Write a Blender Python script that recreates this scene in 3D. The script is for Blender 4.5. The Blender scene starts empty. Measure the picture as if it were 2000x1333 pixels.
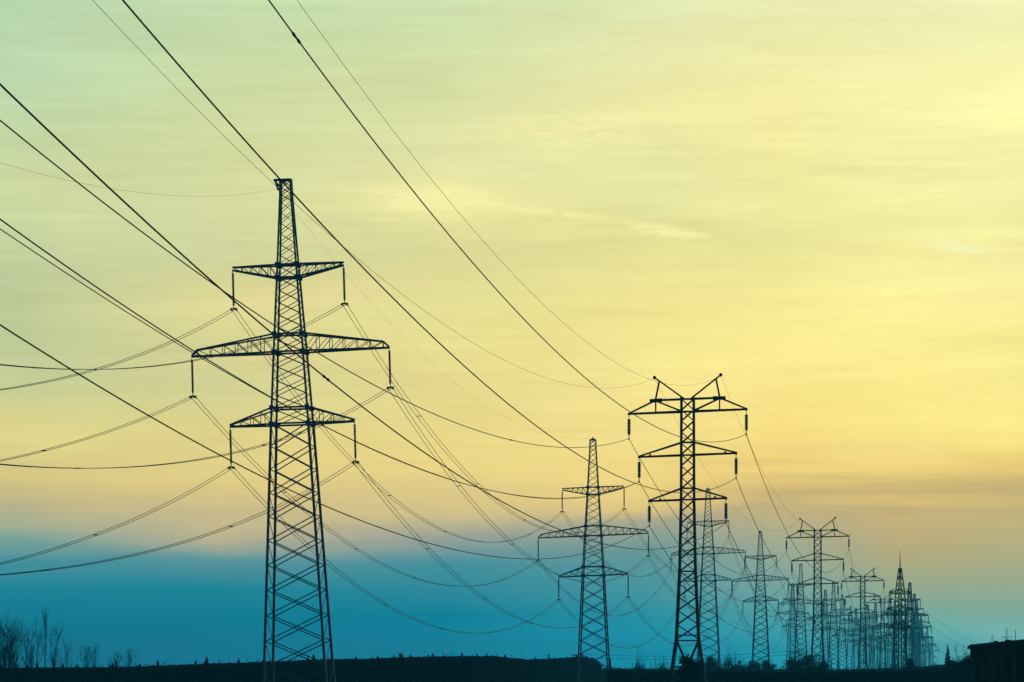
import bpy, math, random
from mathutils import Vector, Matrix, Euler
random.seed(7)
S = bpy.context.scene
COL = S.collection
R = math.radians

# ------------------------------------------------------------------ camera
EYE = 1.7
F = 8000.0            # focal length in photograph pixels (photo is 2000 wide)
HY = 1310.0           # row of the true horizon in the photograph
cd = bpy.data.cameras.new('camera')
cd.sensor_width = 36.0
cd.lens = F / 2000 * 36
cd.shift_y = (HY - 666.5) / 2000
cd.clip_start = 0.5
cd.clip_end = 60000
cam = bpy.data.objects.new('camera', cd)
cam.location = (0, 0, EYE)
cam.rotation_euler = (R(90), 0, 0)
COL.objects.link(cam)
S.camera = cam

S.view_settings.view_transform = 'Standard'
S.view_settings.look = 'None'
S.view_settings.gamma = 1.0
S.view_settings.exposure = 0.0
S.cycles.use_denoising = True
S.cycles.volume_bounces = 0
S.cycles.max_bounces = 4


def lin(c):
    return tuple((v / 255 / 12.92) if v / 255 <= 0.04045 else ((v / 255 + 0.055) / 1.055) ** 2.4 for v in c)


# ------------------------------------------------------------------ sky
# colours of the dusk sky by elevation (key = photo row) for seven azimuths (photo column)
SKY = {
    40: [(0, (187, 217, 174)), (150, (186, 215, 172)), (350, (203, 214, 160)), (500, (195, 208, 158)), (650, (190, 203, 152)), (750, (198, 206, 150)),
         (850, (224, 214, 140)), (950, (214, 197, 132)), (1000, (188, 180, 138)), (1050, (128, 165, 152)), (1100, (66, 143, 155)), (1150, (30, 130, 150)), (1220, (0, 116, 140)), (1300, (0, 108, 135))],
    420: [(0, (195, 219, 173)), (300, (212, 219, 160)), (500, (210, 214, 158)), (600, (224, 219, 150)), (750, (208, 206, 146)), (850, (224, 213, 140)),
          (950, (224, 204, 132)), (1000, (205, 189, 138)), (1055, (186, 178, 142)), (1095, (90, 148, 155)), (1150, (30, 131, 150)), (1220, (0, 118, 144)), (1300, (0, 112, 140))],
    880: [(0, (206, 224, 174)), (150, (215, 225, 166)), (310, (224, 226, 164)), (400, (234, 229, 158)), (500, (222, 219, 152)), (650, (233, 224, 146)),
          (800, (231, 216, 140)), (900, (233, 211, 132)), (1000, (208, 191, 135)), (1050, (150, 160, 150)), (1100, (66, 143, 155)), (1200, (4, 126, 150)), (1300, (4, 122, 150))],
    1280: [(0, (226, 233, 180)), (230, (246, 240, 170)), (350, (228, 229, 164)), (430, (228, 226, 156)), (600, (240, 228, 145)), (750, (249, 233, 148)), (850, (241, 220, 138)),
           (950, (236, 209, 128)), (985, (222, 196, 130)), (1015, (165, 166, 142)), (1080, (100, 150, 150)), (1200, (40, 143, 160)), (1300, (15, 138, 165))],
    1520: [(0, (233, 235, 175)), (220, (250, 241, 165)), (450, (231, 227, 152)), (650, (248, 234, 146)), (850, (246, 219, 128)), (960, (233, 201, 120)),
           (1005, (195, 180, 132)), (1080, (152, 168, 148)), (1200, (75, 155, 160)), (1300, (30, 148, 170))],
    1760: [(0, (236, 237, 178)), (200, (248, 243, 172)), (300, (241, 239, 167)), (430, (237, 232, 156)), (560, (250, 240, 156)), (700, (252, 237, 146)), (830, (250, 230, 138)), (890, (242, 216, 128)),
           (960, (227, 198, 120)), (1020, (196, 174, 122)), (1100, (176, 169, 125)), (1180, (130, 165, 145)), (1240, (85, 160, 160)), (1300, (55, 150, 165))],
    1960: [(0, (242, 243, 184)), (220, (252, 247, 172)), (340, (243, 239, 166)), (430, (241, 236, 160)), (495, (240, 231, 154)), (540, (250, 241, 163)), (640, (252, 240, 152)), (760, (253, 238, 146)),
           (830, (254, 235, 140)), (868, (252, 229, 132)), (895, (238, 208, 120)), (960, (216, 189, 122)), (1040, (186, 176, 125)), (1120, (160, 168, 135)), (1200, (120, 165, 150)), (1260, (95, 165, 165)),
           (1300, (80, 160, 165))],
}
HAZE_DENSITY = 0.00018
HAZE_LIGHT = (0.012, 0.155, 0.21)   # light the haze sends to the eye (linear)
ZENITH = (0.012, 0.40, 0.60)
BACKSKY = (0.008, 0.30, 0.46)

w = bpy.data.worlds.new('World')
S.world = w
w.use_nodes = True
nt = w.node_tree
nt.nodes.clear()


def N(t, **kw):
    n = nt.nodes.new(t)
    for k, v in kw.items():
        setattr(n, k, v)
    return n


def L(a, b):
    nt.links.new(a, b)


def M(op, a, b=None, c=None, clamp=False):
    n = N('ShaderNodeMath', operation=op)
    n.use_clamp = clamp
    for i, v in enumerate((a, b, c)):
        if v is None:
            continue
        if isinstance(v, (int, float)):
            n.inputs[i].default_value = v
        else:
            L(v, n.inputs[i])
    return n.outputs[0]


def MR(v, a, b, c=0.0, d=1.0, smooth=False):
    n = N('ShaderNodeMapRange')
    if smooth:
        n.interpolation_type = 'SMOOTHSTEP'
    L(v, n.inputs[0])
    for i, q in enumerate((a, b, c, d)):
        n.inputs[1 + i].default_value = q
    return n.outputs[0]


def MIXC(f, a, b):
    n = N('ShaderNodeMix', data_type='RGBA')
    for i, v in ((0, f), (6, a), (7, b)):
        if isinstance(v, (int, float)):
            n.inputs[i].default_value = v
        elif isinstance(v, tuple):
            n.inputs[i].default_value = (*v, 1)
        else:
            L(v, n.inputs[i])
    return n.outputs[2]


tc = N('ShaderNodeTexCoord')
sx = N('ShaderNodeSeparateXYZ')
L(tc.outputs['Generated'], sx.inputs[0])
dx, dy, dz = sx.outputs
az = M('ARCTAN2', dx, dy)                      # 0 straight ahead, + to the right
hyp = M('SQRT', M('ADD', M('MULTIPLY', dx, dx), M('MULTIPLY', dy, dy)))
el = M('DIVIDE', dz, M('MAXIMUM', hyp, 0.001))  # tangent of the elevation


def noise(sxa, sya, off, scale=1.0, detail=5, rough=0.55, dist=0.0):
    c = N('ShaderNodeCombineXYZ')
    L(M('MULTIPLY', az, sxa), c.inputs[0])
    L(M('MULTIPLY', el, sya), c.inputs[1])
    c.inputs[2].default_value = off
    n = N('ShaderNodeTexNoise')
    n.inputs['Scale'].default_value = scale
    n.inputs['Detail'].default_value = detail
    n.inputs['Roughness'].default_value = rough
    n.inputs['Distortion'].default_value = dist
    L(c.outputs[0], n.inputs[0])
    return M('SUBTRACT', n.outputs[0], 0.5)


n1 = noise(14, 75, 1.3, 1.0, 6, 0.55, 0.4)     # broad drifting bands
n2 = noise(30, 420, 5.1, 1.0, 5, 0.6)          # fine horizontal streaks
n3 = noise(9, 30, 9.7, 1.0, 4, 0.5)
# streaks bend the height at which each colour sits
elw = M('ADD', el, M('MULTIPLY', MR(el, 0.025, 0.07, 0.3, 1.0), M('ADD', M('MULTIPLY', n1, 0.016), M('MULTIPLY', n2, 0.006))))
pos = MR(elw, 0.0, HY / F)                      # 0 at the horizon, 1 at the photo's top edge


def thru(y, c):
    """colour of the sky itself, beyond the haze that lies in front of it"""
    path = min(44.3 / max((HY - y) / F, 1e-4), 7100.0)
    T = math.exp(-HAZE_DENSITY * path)
    return tuple(max(0.0, (v - j * (1 - T)) / T) for v, j in zip(lin(c), HAZE_LIGHT))


cols = []
for cx in sorted(SKY):
    rp = N('ShaderNodeValToRGB')
    cr = rp.color_ramp
    st = sorted([((HY - y) / HY, thru(y, c)) for y, c in SKY[cx]])
    cr.elements[0].position = st[0][0]
    cr.elements[0].color = (*st[0][1], 1)
    cr.elements[1].position = 1.0
    cr.elements[1].color = (*st[-1][1], 1)
    for p, c in st[1:-1]:
        e = cr.elements.new(p)
        e.color = (*c, 1)
    L(pos, rp.inputs[0])
    cols.append((math.atan((cx - 1000) / F), rp.outputs[0]))
col = cols[0][1]
for i in range(1, len(cols)):
    f = MR(az, cols[i - 1][0], cols[i][0], smooth=False)
    col = MIXC(f, col, cols[i][1])
# light and dark streaks of thin cloud
lift = MR(el, 0.02, 0.07)
gain = M('ADD', 1.0, M('MULTIPLY', lift, M('ADD', M('ADD', M('MULTIPLY', n1, 0.30), M('MULTIPLY', n2, 0.20)), M('MULTIPLY', n3, 0.16))))
vm = N('ShaderNodeVectorMath', operation='SCALE')
L(col, vm.inputs[0])
L(gain, vm.inputs['Scale'])
col = vm.outputs[0]


def wisp(col, px, py, wx, wy, slope, amt, off, tint=(255, 246, 172)):
    """a small lit cloud shred at a given bearing"""
    a = M('SUBTRACT', az, math.atan((px - 1000) / F))
    e = M('SUBTRACT', M('SUBTRACT', el, (HY - py) / F), M('MULTIPLY', a, slope))
    nn = noise(190, 620, off, 1.0, 6, 0.65, 0.8)
    e = M('ADD', e, M('MULTIPLY', nn, 0.0034))
    a2 = M('POWER', M('ABSOLUTE', M('DIVIDE', a, wx / F)), 2.0)
    e2 = M('POWER', M('ABSOLUTE', M('DIVIDE', e, wy / F)), 2.0)
    g = M('EXPONENT', M('MULTIPLY', M('ADD', a2, e2), -1.0))
    g = M('MULTIPLY', g, M('ADD', amt, M('MULTIPLY', nn, amt * 4.5)), clamp=True)
    return MIXC(g, col, lin(tint))


col = wisp(col, 1875, 488, 52, 9, -0.2, 1.6, 2.0, (255, 250, 182))
col = wisp(col, 1292, 450, 56, 10, -0.16, 1.1, 3.0)
col = wisp(col, 1340, 459, 40, 6, -0.1, 1.6, 3.4)
col = wisp(col, 1060, 412, 150, 7, -0.12, 0.7, 3.7)
col = wisp(col, 850, 388, 112, 24, -0.05, 1.3, 4.0)
col = wisp(col, 905, 372, 50, 12, -0.3, 0.8, 4.4)
col = wisp(col, 1380, 215, 190, 24, 0.05, 0.6, 6.0)
col = wisp(col, 1120, 255, 160, 28, 0.02, 0.55, 7.0)
col = wisp(col, 620, 575, 260, 30, 0.1, 0.35, 8.0, (250, 226, 158))
col = wisp(col, 560, 690, 160, 22, 0.1, 0.3, 8.6, (250, 222, 156))
col = wisp(col, 1830, 160, 260, 40, 0.1, 0.5, 9.0)

# the dark cloud bank low in the right of the sky
bank = noise(10, 190, 12.0, 1.0, 5, 0.55, 0.3)
bm = M('MULTIPLY', M('MULTIPLY', MR(az, 0.02, 0.075, smooth=True), MR(el, 0.032, 0.040, smooth=True)), MR(el, 0.047, 0.058, 1.0, 0.0, smooth=True))
bmask = M('MULTIPLY', M('MULTIPLY', bm, MR(bank, -0.06, 0.12)), 0.4)
col = MIXC(bmask, col, lin((176, 158, 112)))

up = MR(el, 0.17, 0.75, smooth=True)
col = MIXC(up, col, ZENITH)
back = MR(dy, 0.93, 0.2, smooth=True)
col = MIXC(back, col, BACKSKY)
low = MR(el, -0.005, -0.1, smooth=True)
col = MIXC(low, col, (0.004, 0.05, 0.08))
bg = N('ShaderNodeBackground')
L(col, bg.inputs[0])
bg.inputs[1].default_value = 1.0
wo = N('ShaderNodeOutputWorld')
L(bg.outputs[0], wo.inputs[0])

# ------------------------------------------------------------------ sun: very low, veiled, just right of the frame
sun_az, sun_el = R(10.5), R(3.2)
sd = bpy.data.lights.new('sun', 'SUN')
sd.energy = 0.30
sd.angle = R(3)
sd.color = (1.0, 0.80, 0.48)
so = bpy.data.objects.new('sun', sd)
dirv = Vector((math.sin(sun_az) * math.cos(sun_el), math.cos(sun_az) * math.cos(sun_el), math.sin(sun_el)))
so.rotation_euler = (-dirv).to_track_quat('-Z', 'Y').to_euler()
so.location = dirv * 500
COL.objects.link(so)


# ------------------------------------------------------------------ materials
def mat(name, base, base2=None, rough=0.6, metal=0.0, scale=3.0, bump=0.0, stretch=(1, 1, 1), detail=5):
    m = bpy.data.materials.new(name)
    m.use_nodes = True
    t = m.node_tree
    b = t.nodes['Principled BSDF']
    b.inputs['Roughness'].default_value = rough
    b.inputs['Metallic'].default_value = metal
    b.inputs['Specular IOR Level'].default_value = 0.25 if rough < 0.5 else (0.05 if rough < 0.85 else 0.0)
    tcn = t.nodes.new('ShaderNodeTexCoord')
    mp = t.nodes.new('ShaderNodeMapping')
    mp.inputs['Scale'].default_value = stretch
    t.links.new(tcn.outputs['Object'], mp.inputs[0])
    nz = t.nodes.new('ShaderNodeTexNoise')
    nz.inputs['Scale'].default_value = scale
    nz.inputs['Detail'].default_value = detail
    t.links.new(mp.outputs[0], nz.inputs[0])
    rp = t.nodes.new('ShaderNodeValToRGB')
    rp.color_ramp.elements[0].position = 0.3
    rp.color_ramp.elements[1].position = 0.7
    rp.color_ramp.elements[0].color = (*base, 1)
    rp.color_ramp.elements[1].color = (*(base2 or base), 1)
    t.links.new(nz.outputs[0], rp.inputs[0])
    t.links.new(rp.outputs[0], b.inputs['Base Color'])
    if bump:
        bp = t.nodes.new('ShaderNodeBump')
        bp.inputs['Strength'].default_value = bump
        t.links.new(nz.outputs[0], bp.inputs['Height'])
        t.links.new(bp.outputs[0], b.inputs['Normal'])
    return m


STEEL = mat('weathered_galvanised_steel', (0.040, 0.026, 0.045), (0.080, 0.052, 0.085), 0.65, 0.0, 1.3)
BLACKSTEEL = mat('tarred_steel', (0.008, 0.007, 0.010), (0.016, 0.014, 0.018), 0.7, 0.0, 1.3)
WIRE = mat('weathered_cable', (0.016, 0.016, 0.018), (0.03, 0.028, 0.03), 0.75, 0.0, 2.0)
GLASSINS = mat('insulator_glaze', (0.020, 0.022, 0.030), (0.035, 0.035, 0.045), 0.35, 0.0, 4.0)
CONCRETE = mat('concrete', (0.16, 0.16, 0.15), (0.26, 0.25, 0.23), 0.9, 0.0, 2.0, 0.3)
BARK = mat('bark', (0.020, 0.020, 0.024), (0.040, 0.038, 0.036), 0.9, 0.0, 6.0)
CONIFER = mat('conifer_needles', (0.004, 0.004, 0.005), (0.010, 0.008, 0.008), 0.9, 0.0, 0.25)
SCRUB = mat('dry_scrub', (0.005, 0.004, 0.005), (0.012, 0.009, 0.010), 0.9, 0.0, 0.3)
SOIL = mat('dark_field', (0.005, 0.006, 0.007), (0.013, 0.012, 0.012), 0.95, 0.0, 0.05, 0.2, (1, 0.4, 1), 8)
BRICK = mat('sooty_wall', (0.005, 0.004, 0.006), (0.012, 0.008, 0.010), 0.9, 0.0, 0.8, 0.2)
ROOFM = mat('tar_roofing', (0.006, 0.005, 0.008), (0.012, 0.010, 0.014), 0.9, 0.0, 1.0)
DOORM = mat('rusty_steel_door', (0.008, 0.006, 0.006), (0.016, 0.010, 0.010), 0.7, 0.0, 2.0)
WOOD = mat('tarred_pole_wood', (0.020, 0.018, 0.018), (0.035, 0.030, 0.028), 0.9, 0.0, 3.0)


# ------------------------------------------------------------------ mesh helpers
class MB:
    def __init__(s):
        s.v = []
        s.f = []

    def bar(s, p, q, wd, n=4):
        """straight steel member of square section"""
        p = Vector(p)
        q = Vector(q)
        d = q - p
        if d.length < 1e-6:
            return
        d.normalize()
        a = d.cross(Vector((0, 0, 1)) if abs(d.z) < 0.9 else Vector((0, 1, 0))).normalized()
        b = d.cross(a)
        i = len(s.v)
        h = wd / 2
        for c in (p, q):
            for k in range(n):
                t = math.pi / n + k * math.tau / n
                r = h / math.cos(math.pi / n)
                s.v.append(c + a * (math.cos(t) * r) + b * (math.sin(t) * r))
        for k in range(n):
            s.f.append((i + k, i + (k + 1) % n, i + n + (k + 1) % n, i + n + k))
        s.f.append(tuple(i + k for k in reversed(range(n))))
        s.f.append(tuple(i + n + k for k in range(n)))

    def path(s, pts, rad, n=6, twist=None):
        """tube through a list of points; rad is a number or a list"""
        i0 = len(s.v)
        m = len(pts)
        for j, p in enumerate(pts):
            p = Vector(p)
            d = (Vector(pts[min(j + 1, m - 1)]) - Vector(pts[max(j - 1, 0)])).normalized()
            a = d.cross(Vector((0, 0, 1)) if abs(d.z) < 0.95 else Vector((0, 1, 0))).normalized()
            b = d.cross(a)
            r = rad[j] if isinstance(rad, (list, tuple)) else rad
            for k in range(n):
                t = k * math.tau / n
                s.v.append(p + a * (math.cos(t) * r) + b * (math.sin(t) * r))
        for j in range(m - 1):
            for k in range(n):
                A = i0 + j * n
                s.f.append((A + k, A + (k + 1) % n, A + n + (k + 1) % n, A + n + k))
        s.f.append(tuple(i0 + k for k in reversed(range(n))))
        s.f.append(tuple(i0 + (m - 1) * n + k for k in range(n)))

    def lathe(s, c, prof, n=8):
        """prof: (radius, z) downwards or upwards, about the vertical through c"""
        c = Vector(c)
        i0 = len(s.v)
        for r, z in prof:
            for k in range(n):
                t = k * math.tau / n
                s.v.append(c + Vector((math.cos(t) * r, math.sin(t) * r, z)))
        for j in range(len(prof) - 1):
            for k in range(n):
                A = i0 + j * n
                s.f.append((A + k, A + (k + 1) % n, A + n + (k + 1) % n, A + n + k))
        s.f.append(tuple(i0 + k for k in range(n)))
        s.f.append(tuple(i0 + (len(prof) - 1) * n + k for k in reversed(range(n))))

    def box(s, a, b):
        x0, y0, z0 = a
        x1, y1, z1 = b
        i = len(s.v)
        for z in (z0, z1):
            for x, y in ((x0, y0), (x1, y0), (x1, y1), (x0, y1)):
                s.v.append(Vector((x, y, z)))
        for f in ((3, 2, 1, 0), (4, 5, 6, 7), (0, 1, 5, 4), (1, 2, 6, 5), (2, 3, 7, 6), (3, 0, 4, 7)):
            s.f.append(tuple(i + k for k in f))

    def shear(s, t):
        for v in s.v:
            v.z += t * v.x

    def build(s, name, m, parent=None, loc=None):
        me = bpy.data.meshes.new(name)
        me.from_pydata([tuple(v) for v in s.v], [], s.f)
        me.materials.append(m)
        me.update()
        o = bpy.data.objects.new(name, me)
        COL.objects.link(o)
        if parent:
            o.parent = parent
        if loc:
            o.location = loc
        return o


def tag(o, label=None, cat=None, group=None, kind=None):
    for k, v in (('label', label), ('category', cat), ('group', group), ('kind', kind)):
        if v:
            o[k] = v
    return o


def empty(name, loc, rot=(0, 0, 0)):
    o = bpy.data.objects.new(name, None)
    o.empty_display_size = 1
    o.location = loc
    o.rotation_euler = rot
    COL.objects.link(o)
    return o


def at(x, y, Y):
    """world point seen at photo pixel (x, y) at distance Y"""
    return Vector(((x - 1000) * Y / F, Y, EYE + (HY - y) * Y / F))


def interp(z, tab):
    if z <= tab[0][0]:
        return tab[0][1]
    for (a, p), (b, q) in zip(tab, tab[1:]):
        if z <= b:
            return p + (q - p) * (z - a) / (b - a)
    return tab[-1][1]


# ------------------------------------------------------------------ pylon kinds
def insulator(parent, p, length, disc, m, twin, rod=0.0):
    """hanging string of discs; returns the point that holds the cable"""
    p = Vector(p)
    mb = MB()
    mb.bar(p + Vector((0, 0, 0.05)), p - Vector((0, 0, 0.28 + rod)), 0.07)
    z = -0.25 - rod
    n = max(6, int((length - 0.6 - rod) / 0.13))
    step = (length - 0.55 - rod) / n
    prof = []
    for k in range(n):
        prof += [(disc * 0.6, z), (disc, z - step * 0.3), (disc * 0.95, z - step * 0.65), (disc * 0.6, z - step * 0.8)]
        z -= step
    mb.lathe(p, prof, 8)
    ins = mb.build('insulator_string', GLASSINS, parent)
    end = p - Vector((0, 0, length))
    cl = MB()
    cl.bar(p + Vector((0, 0, z + 0.05)), end, 0.07)
    if twin:
        cl.bar(end + Vector((-0.28, 0, 0.02)), end + Vector((0.28, 0, 0.02)), 0.13)
        for s_ in (-1, 1):
            cl.path([end + Vector((s_ * 0.2, -0.5, -0.12)), end + Vector((s_ * 0.2, 0, 0.0)), end + Vector((s_ * 0.2, 0.5, -0.12))], [0.05, 0.085, 0.05], 5)
    else:
        cl.path([end + Vector((0, -0.35, -0.06)), end, end + Vector((0, 0.35, -0.06))], [0.04, 0.08, 0.04], 5)
    cl.build('clamp', m, ins)
    return end


def four_legs(root, wtab, levels, thick, m):
    for sx_ in (-1, 1):
        for sy_ in (-1, 1):
            mb = MB()
            for a, b in zip(levels, levels[1:]):
                wa, wb = interp(a, wtab) / 2, interp(b, wtab) / 2
                th = thick * (1 - 0.35 * a / levels[-1])
                # angle-iron: two plates meeting at the corner
                A = Vector((sx_ * wa, sy_ * wa, a))
                B = Vector((sx_ * wb, sy_ * wb, b))
                mb.bar(A, B, th)
            mb.build('leg', m, root)


def x_brace(mb, wtab, levels, wd):
    for a, b in zip(levels, levels[1:]):
        wa, wb = interp(a, wtab) / 2, interp(b, wtab) / 2
        for s_ in (-1, 1):
            e = 0.02
            mb.bar((-wa, s_ * (wa + e), a), (wb, s_ * (wb + e), b), wd)
            mb.bar((wa, s_ * (wa - e), a), (-wb, s_ * (wb - e), b), wd)
            if wa > 0.8:
                mb.bar((s_ * (wa + e), -s_ * wa, a), (s_ * (wb + e), s_ * wb, b), wd * 0.6)


def ring(mb, wtab, z, wd):
    h = interp(z, wtab) / 2
    P = [(-h, -h, z), (h, -h, z), (h, h, z), (-h, h, z)]
    for i in range(4):
        mb.bar(P[i], P[(i + 1) % 4], wd)


def footings(root, w0):
    for sx_ in (-1, 1):
        for sy_ in (-1, 1):
            mb = MB()
            mb.lathe((sx_ * w0 / 2, sy_ * w0 / 2, 0), [(0.55, -1.6), (0.5, 0.05), (0.38, 0.28), (0.28, 0.3)], 8)
            mb.build('footing', CONCRETE, root)


def truss_arm(root, side, wb, L_, zb0, zb1, zt0, zt1, n, m, tilt, ch, web, flat_top=False):
    """side arm: bottom chord zb0 (body) .. zb1 (tip), top chord zt0 .. zt1, both chords doubled fore and aft"""
    mb = MB()
    for s_ in (-1, 1):
        def P(t, top):
            x = side * (wb / 2 + (L_ - wb / 2) * t)
            y = s_ * (wb / 2 * (1 - t) + 0.14 * t)
            z0, z1 = (zt0, zt1) if top else (zb0, zb1)
            return Vector((x, y, z0 + (z1 - z0) * t))
        te = 0.93 if flat_top else 1.0
        mb.bar(P(0, False), P(1, False), ch * 1.15)
        mb.bar(P(0, True), P(te, True), ch)
        if flat_top:
            mb.bar(P(te, True), P(1, False) + Vector((0, 0, 0.06)), ch)
        for i in range(n):
            t0, t1 = i / n * te, (i + 1) / n * te
            mb.bar(P(t0, False), P(t1, True), web)
            if i < n - 1 or flat_top:
                mb.bar(P(t1, False), P(t1, True), web * 1.1)
    for i in range(1, n + 1):
        t = i / n
        x = side * (wb / 2 + (L_ - wb / 2) * t)
        y = wb / 2 * (1 - t) + 0.14 * t
        z = zb0 + (zb1 - zb0) * t
        mb.bar((x, -y, z), (x, y, z), web)
    mb.shear(tilt)
    mb.build('crossarm', m, root)
    return Vector((side * L_, 0, min(zb1, zt1) + tilt * side * L_))


WA = [(0, 5.15), (2.5, 4.85), (22.1, 3.02), (27.5, 2.42), (34.6, 1.56), (40.3, 0.92), (41.8, 0.84)]


def stretch_levels(z0, z1, s0, s1):
    out = [z0]
    z = z0
    n = max(1, round((z1 - z0) / ((s0 + s1) / 2)))
    tot = sum(s0 + (s1 - s0) * (i + 0.5) / n for i in range(n))
    k = (z1 - z0) / tot
    for i in range(n):
        z += (s0 + (s1 - s0) * (i + 0.5) / n) * k
        out.append(z)
    return out


ATT = {}


def pylon_a(loc, lean, yaw, tilt, bracket, label, key, group, coarse=1.0, mt=None):
    mt = mt or STEEL
    root = empty('lattice_pylon', loc, (0, R(lean), R(yaw)))
    tag(root, label, 'power pylon', group)
    lv = stretch_levels(0, 21.9, 2.25, 1.9)
    lv2 = stretch_levels(21.9, 27.75, 1.25, 1.1)
    lv3 = stretch_levels(27.75, 34.8, 1.05, 0.95)
    lv4 = stretch_levels(34.8, 40.0, 0.92, 0.85)
    lv5 = stretch_levels(40.0, 41.8, 0.6, 0.6)
    four_legs(root, WA, [0, 22.1, 27.5, 34.6, 40.3, 41.8], 0.20 * coarse, mt)
    mb = MB()
    x_brace(mb, WA, lv, 0.085 * coarse)
    for q in (lv2, lv3, lv4, lv5):
        x_brace(mb, WA, q, (0.05 if q is lv4 else 0.062) * coarse)
    for z in (21.9, 23.2, 27.75, 29.2, 33.8, 34.85):
        ring(mb, WA, z, 0.15)
    ring(mb, WA, 41.75, 0.13)
    for z in (21.9, 23.2, 27.75, 29.2, 33.8, 34.85):
        h = interp(z, WA) / 2
        for sx_ in (-1, 1):
            for sy_ in (-1, 1):     # gusset plates where the arms meet the legs
                mb.box((sx_ * h - 0.19, sy_ * (h + 0.11) - 0.012, z - 0.19), (sx_ * h + 0.19, sy_ * (h + 0.11) + 0.012, z + 0.19))
    mb.build('lattice_bracing', mt, root)
    footings(root, 5.15)
    A = {}
    ch, web = 0.13 * coarse, 0.05 * coarse
    for s_, nm in ((-1, 'L'), (1, 'R')):
        t1 = truss_arm(root, s_, 1.6, 4.55, 33.8, 34.62, 34.85, 34.85, 5, mt, tilt, ch, web)
        t2 = truss_arm(root, s_, 2.4, 8.1, 27.75, 27.75, 29.2, 28.2, 6, mt, tilt, ch, web, True)
        t3 = truss_arm(root, s_, 3.0, 5.1, 21.9, 21.9, 23.2, 22.05, 4, mt, tilt, ch, web)
        A[nm + '1'] = insulator(root, t1, 3.15, 0.105 * coarse, mt, True)
        A[nm + '2'] = insulator(root, t2, 3.25, 0.105 * coarse, mt, True)
        A[nm + '3'] = insulator(root, t3, 3.3, 0.105 * coarse, mt, True)
    mb = MB()
    if bracket:
        for y in (-0.35, 0.35):
            mb.bar((-0.95, y, 41.78), (0.5, y, 41.78), 0.12)
            mb.bar((-0.9, y, 41.74), (-0.4, y, 41.1), 0.10)
        mb.bar((-0.9, -0.4, 41.7), (-0.9, 0.4, 41.7), 0.1)
        mb.bar((-0.82, 0, 41.6), (-0.62, 0, 40.95), 0.16)
        A['E'] = Vector((-0.75, 0, 41.05))
    else:
        mb.bar((-0.35, 0, 41.85), (0.35, 0, 41.85), 0.22)
        mb.bar((0, 0, 41.85), (0, 0, 42.2), 0.18)
        A['E'] = Vector((0, 0, 42.1))
    mb.build('peak_bracket', mt, root)
    ATT[key] = (root, A)
    return root


WB = [(0, 3.05), (1.2, 2.72), (4.15, 1.85), (9.8, 1.32), (15.5, 1.08), (24.25, 1.02)]


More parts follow.
